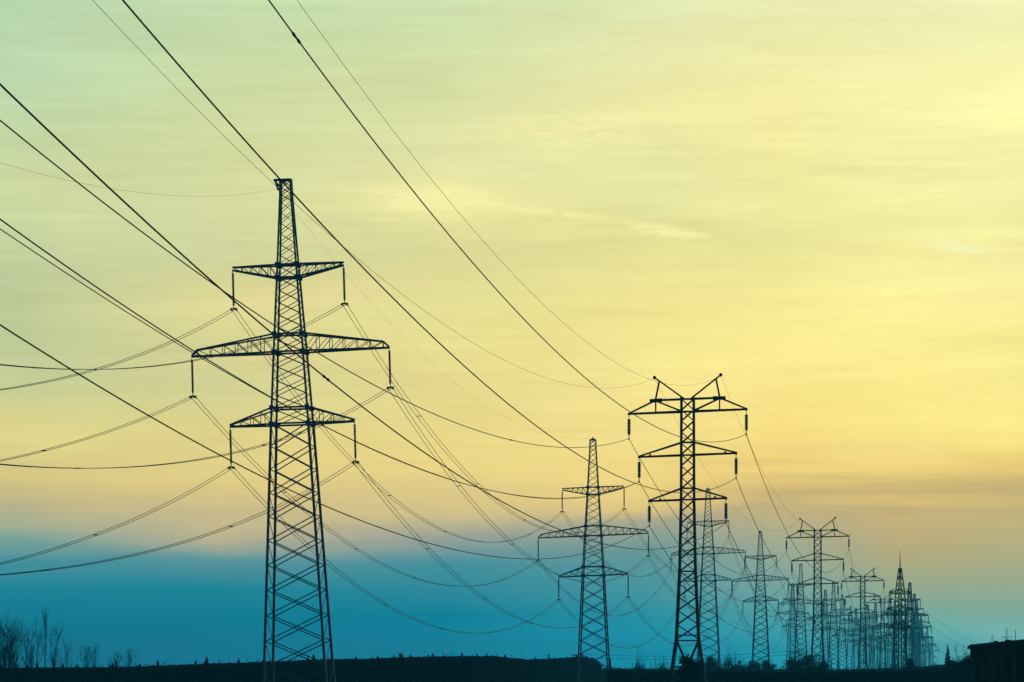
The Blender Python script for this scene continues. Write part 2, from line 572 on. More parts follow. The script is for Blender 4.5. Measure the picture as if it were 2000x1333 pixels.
def pylon_b(loc, yaw, tilt, label, key, group, coarse=1.0):
    m = BLACKSTEEL
    root = empty('horned_pylon', loc, (0, 0, R(yaw)))
    tag(root, label, 'power pylon', group)
    four_legs(root, WB, [0, 4.15, 9.8, 15.5, 24.25], 0.24 * coarse, m)
    mb = MB()
    x_brace(mb, WB, stretch_levels(4.15, 9.8, 1.3, 1.05), 0.075 * coarse)
    x_brace(mb, WB, stretch_levels(9.8, 24.1, 0.98, 0.88), 0.07 * coarse)
    for z in (4.05, 4.5, 24.1, 23.06, 19.45, 20.5, 15.75, 16.7, 9.8):
        ring(mb, WB, z, 0.10 * coarse)
    ring(mb, WB, 1.9, 0.10 * coarse)
    for s_ in (-1, 1):      # V braces of the splayed foot
        for a in (-1, 1):
            h4, h2 = 0.925, interp(1.9, WB) / 2
            mb.bar((a * h4, s_ * h4, 4.1), (0, s_ * h2, 1.9), 0.13 * coarse)
            mb.bar((s_ * h4, a * h4, 4.1), (s_ * h2, 0, 1.9), 0.10 * coarse)
            h0 = 1.5
            mb.bar((a * h0, s_ * h0, 0.1), (0, s_ * h2, 1.9), 0.10 * coarse)
    mb.build('lattice_bracing', m, root)
    footings(root, 3.05)
    A = {}
    for s_, nm in ((-1, 'L'), (1, 'R')):
        # top arm with its tie and node post
        arm = MB()
        w_ = 0.51
        Ln, node = 4.87, 2.65
        for y_ in (-1, 1):
            arm.bar((s_ * w_, y_ * w_, 23.06), (s_ * Ln, y_ * 0.08, 23.06), 0.16 * coarse)
            arm.bar((s_ * w_, y_ * w_, 24.1), (s_ * node, y_ * 0.3, 24.1), 0.13 * coarse)
            arm.bar((s_ * node, y_ * 0.3, 24.1), (s_ * Ln, y_ * 0.08, 23.1), 0.12 * coarse)
            arm.bar((s_ * node, y_ * 0.3, 24.05), (s_ * w_, y_ * w_, 23.12), 0.10 * coarse)
            arm.bar((s_ * node, y_ * 0.3, 24.1), (s_ * node, y_ * 0.26, 23.06), 0.10 * coarse)
        arm.bar((s_ * (node - 0.55), 0, 24.1), (s_ * (node + 0.5), 0, 24.06), 0.30 * coarse)
        arm.bar((s_ * Ln, -0.1, 23.06), (s_ * Ln, 0.1, 23.06), 0.2)
        arm.shear(tilt)
        arm.build('crossarm', m, root)
        for zc, zt, Lx in ((19.45, 20.5, 4.02), (15.75, 16.7, 3.18)):
            a2 = MB()
            for y_ in (-1, 1):
                a2.bar((s_ * w_, y_ * w_, zc), (s_ * Lx, y_ * 0.08, zc), 0.15 * coarse)
                a2.bar((s_ * w_, y_ * w_, zt), (s_ * Lx, y_ * 0.08, zc + 0.06), 0.12 * coarse)
            a2.bar((s_ * (Lx - 0.9), -0.2, zc + 0.12), (s_ * (Lx - 0.9), 0.2, zc + 0.12), 0.16)
            a2.bar((s_ * Lx, -0.1, zc), (s_ * Lx, 0.1, zc), 0.2)
            a2.shear(tilt)
            a2.build('crossarm', m, root)
        # horn
        hn = MB()
        for y_ in (-0.16, 0.16):
            hn.bar((s_ * 0.3, y_, 24.15), (s_ * 2.75, y_ * 0.4, 26.0), 0.12 * coarse)
        for k in range(8):
            t = k / 8
            hn.bar((s_ * (0.3 + 2.45 * t), -0.16, 24.15 + 1.85 * t), (s_ * (0.3 + 2.45 * (t + 0.12)), 0.16, 24.15 + 1.85 * (t + 0.12)), 0.09)
        hn.bar((s_ * 2.35, 0, 25.7), (s_ * node, 0, 24.2), 0.15 * coarse)
        hn.lathe((s_ * 2.75, 0, 25.85), [(0.05, 0), (0.14, 0.08), (0.14, 0.2), (0.05, 0.3)], 8)
        hn.shear(tilt)
        hn.build('earth_wire_horn', m, root)
        A['E' + nm] = Vector((s_ * 2.75, 0, 25.95 + tilt * s_ * 2.75))
        for i, (x_, z_) in enumerate(((4.87, 23.0), (4.02, 19.4), (3.18, 15.7))):
            A[nm + str(i + 1)] = insulator(root, (s_ * x_, 0, z_ + tilt * s_ * x_), 2.0, 0.15 * coarse, m, False, 0.12)
    ATT[key] = (root, A)
    return root


WC = [(0, 1.9), (18, 1.6), (20.5, 1.3), (25.0, 0.4)]


def pylon_c(loc, yaw, label):
    """short heavy mast with pyramid top, seen nearly edge-on, lightning rod on its tip"""
    root = empty('anchor_pylon', loc, (0, 0, R(yaw)))
    tag(root, label, 'power pylon')
    four_legs(root, WC, [0, 18, 20.5, 25.0], 0.24, BLACKSTEEL)
    mb = MB()
    x_brace(mb, WC, stretch_levels(0, 25, 1.7, 1.5), 0.09)
    for z in (7, 12.0, 13.2, 15.8, 16.9, 19.4, 20.5):
        ring(mb, WC, z, 0.16)
    mb.build('lattice_bracing', BLACKSTEEL, root)
    footings(root, 1.9)
    for s_ in (-1, 1):
        for z in (12.0, 15.8, 19.4):
            t = truss_arm(root, s_, 2.0, 4.2 if z != 15.8 else 5.2, z, z + 0.25, z + 1.1, z + 0.4, 3, BLACKSTEEL, 0, 0.13, 0.08)
            insulator(root, t, 1.8, 0.14, BLACKSTEEL, False)
    mb = MB()
    mb.path([(0, 0, 24.8), (0, 0, 27.0), (0, 0, 28.8)], [0.14, 0.08, 0.04], 6)
    mb.build('lightning_rod', BLACKSTEEL, root)


# ------------------------------------------------------------------ where the pylons stand: (photo x of the base, photo y of the peak, distance)
HA, HB = 41.9, 26.05
LINE_A = [
    ('A1', 585, 348, 333, -1.55, -5, 0.012, True, 'tall lattice pylon nearest at left, leaning slightly, small bracket on its flat top'),
    ('A2', 1160, 858, 600, -0.2, -5.5, 0.035, False, 'tapering lattice pylon in front of the right end of the dark forest'),
    ('A3', 1384, 955, 890, -0.2, -6, 0.03, False, 'bluish tapering pylon half hidden right behind the big black horned pylon'),
    ('A4', 1486, 1038, 1176, -0.2, -6.5, 0.025, False, 'pale blue tapering pylon alone midway between the two largest horned pylons'),
    ('A5', 1564, 1102, 1457, 0, -7, 0.02, False, 'hazy blue tapering pylon close to the left of the second horned pylon'),
    ('A6', 1628, 1138, 1738, 0, -7, 0.02, False, 'faint teal pylon just right of the second horned pylon'),
    ('A7', 1645, 1162, 2020, 0, -7, 0.02, False, 'faint teal pylon left of the third horned pylon, second in the hazy row'),
    ('A8', 1661, 1184, 2300, 0, -7, 0.01, False, 'faint teal pylon touching the left arms of the third horned pylon'),
    ('A9', 1684, 1198, 2580, 0, -7, 0.01, False, 'very faint pylon directly behind the third horned pylon'),
    ('A10', 1703, 1208, 2860, 0, -7, 0.01, False, 'very faint pylon between the third and fourth horned pylons'),
    ('A11', 1718, 1217, 3140, 0, -7, 0.01, False, 'very faint pylon directly behind the fourth horned pylon'),
    ('A12', 1733, 1224, 3420, 0, -7, 0.01, False, 'very faint pylon between the fourth horned pylon and the dark spired mast'),
    ('A13', 1745, 1231, 3700, 0, -7, 0.01, False, 'faintest pylon of the row, at the left foot of the dark spired mast'),
]
LINE_B = [
    ('B1', 1343, 734, 340, -4.5, 0.035, 'big black horned pylon right of centre with V-shaped horns and splayed feet'),
    ('B2', 1597, 1012, 640, -6, 0.025, 'second largest horned pylon, dark, at the left edge of the distant pylon cluster'),
    ('B3', 1685, 1110, 945, -6, 0.02, 'third largest horned pylon, dark blue, midway between second horned pylon and spired mast'),
    ('B4', 1724, 1158, 1244, -6, 0.02, 'fourth horned pylon, small and dark, close left of the spired mast'),
    ('B5', 1748, 1186, 1545, -6, 0.02, 'small horned pylon overlapping the left side of the spired mast'),
    ('B6', 1768, 1204, 1850, -6, 0.01, 'small hazy horned pylon just right of the spired mast'),
    ('B7', 1782, 1218, 2150, -6, 0.01, 'tiny hazy horned pylon, second to the right of the spired mast'),
    ('B8', 1794, 1228, 2450, -6, 0.01, 'tiny hazy horned pylon, third to the right of the spired mast'),
]
LINE_D = [
    ('D1', 1777, 1138, 1740, 'hazy blue three-armed pylon close behind the right side of the spired mast'),
    ('D2', 1790, 1172, 2120, 'hazy teal pylon second in the row stepping down right of the spired mast'),
    ('D3', 1799, 1204, 2650, 'hazy teal pylon third in the row stepping down right of the spired mast'),
    ('D4', 1811, 1226, 3200, 'faint pylon fourth in the row stepping down right of the spired mast'),
    ('D5', 1819, 1243, 3900, 'faintest and lowest pylon at the right end of the distant cluster'),
]
LINE_G = [
    ('G1', 1548, 1140, 1900, 'faint teal pylon just left of the hazy pylon beside the second horned pylon'),
    ('G2', 1612, 1152, 2050, 'faint teal pylon at the right foot of the second horned pylon'),
    ('G3', 1672, 1188, 2420, 'faint teal pylon in the gap left of the third horned pylon\'s body'),
    ('G4', 1695, 1182, 2350, 'faint teal pylon immediately right of the third horned pylon\'s body'),
    ('G5', 1710, 1178, 2280, 'faint teal pylon touching the left side of the fourth horned pylon'),
    ('G6', 1738, 1170, 2150, 'faint teal pylon immediately right of the fourth horned pylon\'s body'),
    ('G7', 1786, 1160, 1980, 'hazy pylon squeezed between the first two steps right of the spired mast'),
]
LINE_E = [
    ('E1', 1938, 1240, 3900, 'almost invisible pylon in the haze above the dark building roof'),
    ('E2', 1966, 1227, 3400, 'ghostly pale pylon in the haze right of centre above the dark building'),
]

bases = []


def base_of(x, ytop, Y, H):
    z = EYE + (HY - ytop) * Y / F - H
    b = Vector(((x - 1000) * Y / F, Y, z))
    bases.append(b)
    return b


GA = 'three-armed tapering pylons of the main line'
GB = 'horned pylons of the second line'
GD = 'hazy pylons of the farthest line'
for k, x, yt, Y, lean, yaw, tilt, br, lab in LINE_A:
    b = base_of(x, yt, Y, HA)
    pylon_a(b, lean, yaw, tilt, br, lab, k, GA, 1.0 if Y < 1000 else (1.35 if Y < 1600 else (1.9 if Y < 2500 else 2.4)))
for k, x, yt, Y, yaw, tilt, lab in LINE_B:
    b = base_of(x, yt, Y, HB)
    pylon_b(b, yaw, tilt, lab, k, GB, 1.0 if Y < 800 else (1.3 if Y < 1300 else 1.9))
for k, x, yt, Y, lab in LINE_D:
    b = base_of(x, yt, Y, HA)
    pylon_a(b, 0, -20, 0, False, lab, k, GD, 2.0)
for k, x, yt, Y, lab in LINE_G:
    b = base_of(x, yt, Y, HA)
    pylon_a(b, 0, 14, 0, False, lab, k, 'hazy pylons of a line crossing the cluster', 1.5)
for k, x, yt, Y, lab in LINE_E:
    b = base_of(x, yt, Y, HA)
    pylon_a(b, 0, -20, 0, False, lab, k, GD, 0.8)
cb = base_of(1758, 1110, 880, 25.0)
pylon_c(cb, 52, 'dark narrow mast with pyramid top and thin lightning rod, tallest spire in the far cluster')
bpy.context.view_layer.update()


def pt(key, a):
    root, A = ATT[key]
    return (Matrix.Translation(root.location) @ root.rotation_euler.to_matrix().to_4x4()) @ A[a]


# ------------------------------------------------------------------ cables
def cat_pts(a, b, sag, n):
    out = []
    for i in range(n + 1):
        t = i / n
        p = a.lerp(b, t)
        p.z -= 4 * sag * t * (1 - t)
        out.append(p)
    return out


def cable(a, b, sag, rad, twin, label, group, n=72, dampers=(), name=None, gap=0.4):
    a = Vector(a)
    b = Vector(b)
    pts = cat_pts(a, b, sag, n)
    pos0 = a
    rel = [p - pos0 for p in pts]
    if not twin:
        mb = MB()
        mb.path(rel, rad, 6)
        o = mb.build(name or 'power_cable', WIRE, None, pos0)
        par = o
    else:
        o = empty(name or 'twin_power_cable', pos0)
        h = (b - a).cross(Vector((0, 0, 1))).normalized() * (gap / 2)
        for s_ in (-1, 1):
            mb = MB()
            mb.path([p + h * s_ for p in rel], rad, 6)
            mb.build('strand', WIRE, o)
        for k in range(1, 6):
            mb = MB()
            c = rel[int(n * k / 6)]
            mb.bar(c - h, c + h, 0.06)
            mb.build('spacer', WIRE, o)
        par = o
    for t in dampers:
        i = t * n
        j = int(i)
        c = rel[j].lerp(rel[min(j + 1, n)], i - j)
        d = (rel[min(j + 1, n)] - rel[j]).normalized()
        mb = MB()
        L2 = 0.75
        mb.path([c - d * L2, c - d * L2 * 0.6, c, c + d * L2 * 0.6, c + d * L2], [0.026, 0.05, 0.03, 0.05, 0.026], 6)
        mb.build('damper', WIRE, par)
    tag(o, label, 'power cable', group)
    return o


SIDE = {'L': 'left', 'R': 'right'}
LEV = {'1': 'top', '2': 'middle', '3': 'bottom'}

# near spans: far ends hang on pylons beside and behind the camera, outside the picture (fitted heights)
NEAR_B = {
    'R1': ((-21.83, -12.36, 35.31), 11.59), 'R2': ((-20.91, -12.36, 27.68), 10.32), 'R3': ((-22.77, -12.36, 25.22), 10.69),
    'L1': ((-32.04, -12.36, 32.46), 10.94), 'L2': ((-31.73, -12.36, 29.22), 10.98), 'L3': ((-29.04, -12.36, 24.3), 10.97),
    'EL': ((-27.51, -12.36, 35.95), 12.20), 'ER': ((-20.68, -12.36, 34.77), 11.85)}
NEAR_A = {
    'L1': ((-57.0, 6.34, 25.91), 15.02), 'R1': ((-51.02, 10.32, 31.24), 15.33), 'L2': ((-61.25, 4.74, 16.51), 11.48),
    'R2': ((-52.05, 11.92, 28.2), 15.26), 'L3': ((-55.91, 6.07, 14.43), 12.51), 'R3': ((-51.45, 10.59, 16.53), 12.69),
    'E': ((-45.16, 8.11, 31.28), 9.84)}
DB = {'R1': (575, 78), 'R3': (634, 741), 'L1': (998, 861)}     # dampers, as seen in the photograph
nb_lab = {
    'R1': 'black cable with a damper from the top edge to the top right horned pylon arm',
    'R2': 'darkest cable touching the nearest pylon\'s tip, bound for the horned pylon\'s middle right arm',
    'R3': 'black cable from the upper left edge passing behind the nearest pylon\'s upper left insulator',
    'L1': 'dark cable from the left edge to the top left arm of the black horned pylon',
    'L2': 'dark cable from the left edge to the middle left arm of the black horned pylon',
    'L3': 'lowest dark straight cable from the left edge to the horned pylon\'s bottom left arm',
    'EL': 'thin pale wire from the top edge towards the left horn of the black pylon',
    'ER': 'thin pale wire, rightmost at the top edge, towards the right horn of the black pylon'}


def damper_at(a, b, sag, seen):
    if not seen:
        return ()
    best = None
    for i in range(1, 1000):
        t = i / 1000
        p = a.lerp(b, t)
        p.z -= 4 * sag * t * (1 - t)
        if p.y > 20:
            d = (1000 + F * p.x / p.y - seen[0]) ** 2 + (HY - F * (p.z - EYE) / p.y - seen[1]) ** 2
            if best is None or d < best[0]:
                best = (d, t)
    return (best[1],)


for k, (p, sg) in NEAR_B.items():
    cable(pt('B1', k), Vector(p) + Vector((0, 0, EYE)), sg, 0.008 if k[0] == 'E' else 0.024, False, nb_lab[k], 'cables passing overhead to the horned pylon', 120,
          damper_at(pt('B1', k), Vector(p) + Vector((0, 0, EYE)), sg, DB.get(k)))
cable(pt('B1', 'L2'), Vector((-25.77, -12.4, 21.11 + EYE)), 8.57, 0.015, False,
      'thin greenish cable just under the dark one bound for the horned pylon\'s middle left arm', 'cables passing overhead to the horned pylon', 120)
for k, (p, sg) in NEAR_A.items():
    if k == 'E':
        cable(pt('A1', 'E'), Vector(p) + Vector((0, 0, EYE)), sg, 0.008, False, 'faint thin wire from the tip of the nearest pylon to the left edge', None, 90)
    else:
        cable(pt('A1', k), Vector(p) + Vector((0, 0, EYE)), sg, 0.021, True,
              'twin cable from the nearest pylon\'s %s %s insulator sagging out of the left edge' % (LEV[k[1]], SIDE[k[0]]),
              'twin cables leaving the nearest pylon to the left', 90)
SAG_A12 = {'L1': 10.5, 'L2': 8.7, 'L3': 8.7, 'R1': 9.6, 'R2': 8.9, 'R3': 8.45}
DESC = {'A1': 'the nearest pylon', 'A2': 'the forest-end pylon', 'A3': 'the half hidden pylon', 'A4': 'the lone pale pylon',
        'A5': 'the hazy fifth pylon', 'A6': 'the sixth pylon',
        'B1': 'the big black horned pylon', 'B2': 'the second horned pylon', 'B3': 'the third horned pylon', 'B4': 'the fourth horned pylon'}
for i in range(1, 6):
    ka, kb = 'A%d' % i, 'A%d' % (i + 1)
    for k in ('L1', 'L2', 'L3', 'R1', 'R2', 'R3'):
        sg = SAG_A12[k] if i == 1 else 9.0
        cable(pt(ka, k), pt(kb, k), sg, 0.023 if i == 1 else 0.028, True, '%s %s twin cable between %s and %s' % (LEV[k[1]], SIDE[k[0]], DESC[ka], DESC[kb]),
              'twin cables between the three-armed pylons', 60 if i < 3 else 36)
    if i < 4:
        cable(pt(ka, 'E'), pt(kb, 'E'), 6.0, 0.006, False, 'thin top wire between the tips of %s and %s' % (DESC[ka], DESC[kb]), None, 48)
for i in range(1, 4):
    ka, kb = 'B%d' % i, 'B%d' % (i + 1)
    for k in ('L1', 'L2', 'L3', 'R1', 'R2', 'R3', 'EL', 'ER'):
        e = k[0] == 'E'
        lab = ('thin horn wire, %s, from %s to %s' % (SIDE[k[1]], DESC[ka], DESC[kb])) if e else \
            '%s %s cable between %s and %s' % (LEV[k[1]], SIDE[k[0]], DESC[ka], DESC[kb])
        cable(pt(ka, k), pt(kb, k), 6.0 if e else 7.0, 0.010 if e else 0.028, False, lab, 'cables between the horned pylons', 48)
for n_, k in (('upper', 'R1'), ('second', 'R2'), ('third', 'R3'), ('lowest', 'L3')):
    cable(pt('D1', k), pt('E2' if n_ in ('upper', 'second') else 'E1', k), 9 if n_ != 'lowest' else 14, 0.06, False,
          'faint %s wire slanting down from the far cluster towards the building' % n_, 'faint wires slanting down right of the cluster', 48)

# ------------------------------------------------------------------ terrain
bases += [Vector((33, 265, 0.0))]


def profile(y):
    return interp(y, [(-2000, 0), (1000, 0), (1500, -2.2), (2300, -3.6), (3700, -5.0), (9000, -6.0)])


def ground_z(x, y):
    z = profile(y)
    nw = 0
    for b in bases:
        s2 = 28.0 if y < 1300 else 45.0
        d2 = (x - b.x) ** 2 + ((y - b.y)) ** 2
        if d2 < 9 * s2 * s2:
            g = math.exp(-d2 / (2 * s2 * s2))
            nw += (b.z - profile(b.y)) * g
    return z + max(-7.0, min(1.5, nw))


ys = [-600, -300, -100, 0]
y = 0
while y < 1300:
    y += 12
    ys.append(y)
while y < 4200:
    y += 35
    ys.append(y)
ys += [4600, 5200, 6000, 7000]
xs = [-3000, -1800, -1000, -600, -400]
x = -300
while x <= 500:
    xs.append(x)
    x += 11
xs += [560, 650, 800, 1200, 2000, 3000]
rg = random.Random(3)
gm = MB()
for yy in ys:
    for xx in xs:
        near = 1.0 if abs(yy) > 30 else 0.3
        gm.v.append(Vector((xx, yy, ground_z(xx, yy) + (rg.random() - 0.5) * 0.14 * near)))
nx = len(xs)
for j in range(len(ys) - 1):
    for i in range(nx - 1):
        gm.f.append((j * nx + i, j * nx + i + 1, (j + 1) * nx + i + 1, (j + 1) * nx + i))
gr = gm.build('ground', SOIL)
tag(gr, kind='structure')
for p in gr.data.polygons:
    p.use_smooth = True


# ------------------------------------------------------------------ vegetation
def tri(mb, c, s_, rg):
    """leaf-sized or twig-sized flake"""
    i = len(mb.v)
    a = rg.uniform(0, math.tau)
    el_ = rg.uniform(-0.6, 0.9)
    d = Vector((math.cos(a) * math.cos(el_), math.sin(a) * math.cos(el_), math.sin(el_)))
    e = d.cross(Vector((rg.uniform(-1, 1), rg.uniform(-1, 1), rg.uniform(-1, 1)))).normalized()
    mb.v += [c, c + d * s_ + e * s_ * 0.3, c + d * s_ * 0.8 - e * s_ * 0.35]
    mb.f.append((i, i + 1, i + 2))


def conifer_into(mb, x, y, z0, h, rg, n=46, spread=0.26):
    mb.path([(x, y, z0 - 0.3), (x, y, z0 + h * 0.98)], [0.09, 0.015], 3)
    for k in range(n):
        t = rg.random() ** 0.8
        z = z0 + h * (0.08 + 0.9 * t)
        r = h * spread * (1 - t) * rg.uniform(0.3, 1.0) + 0.05
        a = rg.uniform(0, math.tau)
        c = Vector((x + math.cos(a) * r * 0.3, y + math.sin(a) * r * 0.3, z + 0.1))
        e = Vector((x + math.cos(a) * r, y + math.sin(a) * r, z - r * 0.25))
        i = len(mb.v)
        side = Vector((-math.sin(a), math.cos(a), 0)) * (0.12 + r * 0.28)
        up_ = Vector((0, 0, rg.uniform(0.05, 0.28)))
        mb.v += [c + up_, e + side, e - side, e - Vector((0, 0, 0.2))]
        mb.f += [(i, i + 1, i + 2), (i, i + 1, i + 3), (i, i + 3, i + 2)]


def bush_into(mb, x, y, z0, h, wid, rg, n=90, leaf=(0.12, 0.32)):
    cl = [(rg.uniform(-0.6, 0.6) * wid, rg.uniform(-0.5, 0.5) * wid, rg.uniform(0.25, 0.8) * h, rg.uniform(0.25, 0.45)) for _ in range(6)]
    for k in range(n):
        cx, cy, cz, r = rg.choice(cl)
        p = Vector((x + cx + rg.gauss(0, r * wid * 0.45), y + cy + rg.gauss(0, r * wid * 0.45), z0 + max(0.02, cz + rg.gauss(0, r * h * 0.35))))
        tri(mb, p, rg.uniform(*leaf), rg)


TOPS = [(-900, 1297), (0, 1299), (150, 1299), (250, 1297), (400, 1291), (520, 1287), (640, 1282), (700, 1282), (780, 1278), (960, 1276), (1000, 1280), (1035, 1283),
        (1100, 1280), (1130, 1277), (1160, 1280), (1174, 1288), (1186, 1300)]
rf = random.Random(11)
fm = MB()
for row in range(4):
    px = -900.0
    while px < 1188:
        # the belt of young trees runs away obliquely from the left towards the second pylon
        Y = interp(px, [(-900, 330), (500, 352), (850, 380), (1000, 450), (1100, 590), (1130, 628)]) + (0, 7, 15, 24)[row]
        x = (px - 1000) * Y / F
        yy = Y + rf.uniform(-2, 2)
        z0 = ground_z(x, yy)
        top = interp(px, TOPS)
        h = EYE + (HY - top - (rf.uniform(-1.5, 2.5) if rf.random() > 0.1 else -4) - (3 if row < 2 else 0)) * Y / F - z0
        if h > 0.4:
            if rf.random() < 0.09:
                conifer_into(fm, x, yy, z0, h + rf.uniform(-0.1, 0.12), rf, 26, 0.22)
            else:
                bush_into(fm, x, yy, z0, h * rf.uniform(0.95, 1.02), 0.8, rf, 46, (0.07, 0.22))
        px += rf.uniform(0.2, 0.5) * F / Y * (1 if px > -100 else 4)


def thicket_heart(mb, pxs, yfun, topfun, depth, rg, drop=1.5):
    """closed lumpy mass of packed twigs inside a thicket: side walls, bumpy crown line"""
    i0 = len(mb.v)
    for px in pxs:
        Y = yfun(px)
        for k, (dy_, f) in enumerate(((0, 0.0), (0, 0.8), (depth * 0.35, 1.0), (depth * 0.7, 0.97), (depth, 0.8), (depth, 0.0))):
            yy = Y + dy_ + rg.uniform(-0.5, 0.5)
            x = (px - 1000) * Y / F
            z0 = ground_z(x, yy)
            h = EYE + (HY - topfun(px) - drop - rg.uniform(0, 1.6)) * Y / F - z0
            mb.v.append(Vector((x, yy, z0 - 0.3 + max(0.2, h + 0.3) * f)))
    m = 6
    for j in range(len(pxs) - 1):
        for k in range(m - 1):
            A = i0 + j * m + k
            mb.f.append((A, A + m, A + m + 1, A + 1))


thicket_heart(fm, [-900 + i * 5 for i in range(200)] + [100 + i * 3.5 for i in range(308)],
              lambda px: interp(px, [(-900, 330), (500, 352), (850, 380), (1000, 450), (1100, 590), (1130, 628)]) + 2, lambda px: interp(px, TOPS), 20, rf, 4.2)
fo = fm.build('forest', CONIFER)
tag(fo, 'dense dark belt of young conifers along the horizon from the left edge to centre', 'forest', kind='stuff')

TOPR = [(1150, 1299), (1200, 1300), (1300, 1301), (1340, 1303), (1400, 1300), (1600, 1303), (1700, 1301), (1800, 1297), (1850, 1292), (1893, 1286), (2100, 1283), (3000, 1290)]
sm = MB()
for row, Y in enumerate((700, 708, 716)):
    x = 10.0
    while x < 190:
        px = 1000 + x * F / Y
        top = interp(px, TOPR)
        z0 = ground_z(x, Y)
        h = EYE + (HY - top - rf.uniform(-2.5, 3.5)) * Y / F - z0
        if h > 0.3:
            bush_into(sm, x, Y + rf.uniform(-3, 3), z0, h, 1.3, rf, 60)
        x += rf.uniform(0.8, 1.5) if px < 2050 else rf.uniform(2, 4)
for row, Y in enumerate((372, 380, 388)):
    px = 1186.0 + row * 6
    while px < 3000:
        x = (px - 1000) * Y / F
        z0 = ground_z(x, Y)
        top = interp(px, [(1186, 1304), (1300, 1306), (1500, 1307), (1650, 1308), (1800, 1303), (1850, 1297), (1900, 1292), (3000, 1296)])
        h = EYE + (HY - top - rf.uniform(-3.0, 3.5)) * Y / F - z0
        if h > 0.3:
            bush_into(sm, x, Y + rf.uniform(-2, 2), z0, h, 0.8, rf, 60, (0.07, 0.2))
        px += rf.uniform(0.45, 0.85) * F / Y * (1 if px < 2050 else 3)
thicket_heart(sm, [1192 + i * 4 for i in range(180)], lambda px: 374, lambda px: interp(px, [(1186, 1305), (1300, 1307), (1500, 1308), (1650, 1309), (1800, 1304), (1850, 1298), (1900, 1293), (3000, 1297)]), 12, rf, 4.0)
thicket_heart(sm, [1180 + i * 4 for i in range(200)], lambda px: 702, lambda px: interp(px, TOPR), 12, rf, 5.0)
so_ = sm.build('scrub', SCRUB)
tag(so_, 'low tangled band of dark scrub below the distant pylon cluster', 'scrub', kind='stuff')


def branchy(mb, p, d, length, r, depth, rg, spread=0.5, n=6):
    """tapered limb with side shoots"""
    seg = 5
    pts = [p.copy()]
    dd = d.copy()
    for i in range(seg):
        dd = (dd + Vector((rg.gauss(0, 0.09), rg.gauss(0, 0.09), rg.gauss(0.02, 0.05)))).normalized()
        pts.append(pts[-1] + dd * length / seg)
    mb.path(pts, [r * (1 - 0.8 * i / seg) for i in range(seg + 1)], 4)
    if depth <= 0:
        return
    for k in range(n):
        t = rg.uniform(0.25, 0.98)
        i = min(seg - 1, int(t * seg))
        q = pts[i].lerp(pts[i + 1], t * seg - i)
        a = rg.uniform(0, math.tau)
        nd = (d + Vector((math.cos(a) * spread, math.sin(a) * spread, rg.uniform(-0.05, 0.25)))).normalized()
        branchy(mb, q, nd, length * rg.uniform(0.35, 0.6), r * 0.5, depth - 1, rg, spread * 1.1, max(3, n - 1))


def bare_tree(name, x, y, Y, label, group, n_stem, seed, spread=0.35, thick=0.035, cat='shrub', nb=6):
    rg = random.Random(seed)
    b = Vector(((x - 1000) * Y / F, Y, 0))
    b.z = ground_z(b.x, b.y)
    top = EYE + (HY - y) * Y / F
    h = top - b.z
    root = empty(name, b)
    tag(root, label, cat, group)
    tk = MB()
    tw = MB()
    for s_ in range(n_stem):
        a = rg.uniform(0, math.tau)
        lean = 0.0 if s_ == 0 else rg.uniform(0.05, 0.28)
        d = Vector((math.cos(a) * lean, math.sin(a) * lean, 1)).normalized()
        hh = h * (1.0 if s_ == 0 else rg.uniform(0.55, 0.95))
        seg = 6
        pts = [Vector((math.cos(a) * 0.1, math.sin(a) * 0.1, -0.1))]
        for i in range(seg):
            d = (d + Vector((rg.gauss(0, 0.05), rg.gauss(0, 0.05), 0.03))).normalized()
            pts.append(pts[-1] + d * hh / seg)
        tk.path(pts, [thick * (1 - 0.8 * i / seg) for i in range(seg + 1)], 5)
        for k in range(nb + 2):
            t = rg.uniform(0.3, 0.97)
            i = min(seg - 1, int(t * seg))
            q = pts[i].lerp(pts[i + 1], t * seg - i)
            aa = rg.uniform(0, math.tau)
            nd = Vector((math.cos(aa) * spread, math.sin(aa) * spread, 1)).normalized()
            branchy(tw, q, nd, hh * (1 - t) * 0.7 + hh * 0.14, thick * 0.45, 2, rg, spread + 0.1, 4)
    tk.build('trunk', BARK, root)
    tw.build('crown', BARK, root)


SAP = [(3, 1212, 300, 7, 'tallest bare sapling thicket at the bottom left corner', 0.5),
       (16, 1226, 303, 5, 'dense bare thicket overlapping the right side of the corner thicket', 0.45),
       (30, 1244, 305, 4, 'bare shrub just right of the corner thicket', 0.4),
       (50, 1244, 300, 2, 'bare twiggy shrub second from the tall corner thicket', 0.35),
       (66, 1244, 312, 2, 'slender leaning bare shrub left of the tallest lone twig', 0.3),
       (88, 1212, 303, 1, 'tallest lone thin bare twig near the left edge', 0.12),
       (100, 1234, 306, 3, 'forked bare shrub right of the tall lone twig', 0.4),
       (137, 1256, 310, 1, 'thin upright bare twig left of the low wide shrub', 0.15),
       (162, 1268, 305, 3, 'low wide bare shrub midway along the left saplings', 0.5),
       (188, 1267, 310, 2, 'small upright bare shrub right of the low wide one', 0.3),
       (232, 1278, 308, 2, 'small bare shrub, second from the right of the left group', 0.35),
       (252, 1275, 312, 2, 'rightmost small bare shrub of the left group', 0.35)]
for i, (x, y, Y, ns, lab, sp) in enumerate(SAP):
    bare_tree('bare_shrub', x, y, Y, lab, 'bare shrubs at the left edge', ns, 100 + i, sp, 0.036 if x < 120 else 0.032, nb=8 if x < 120 else 5)


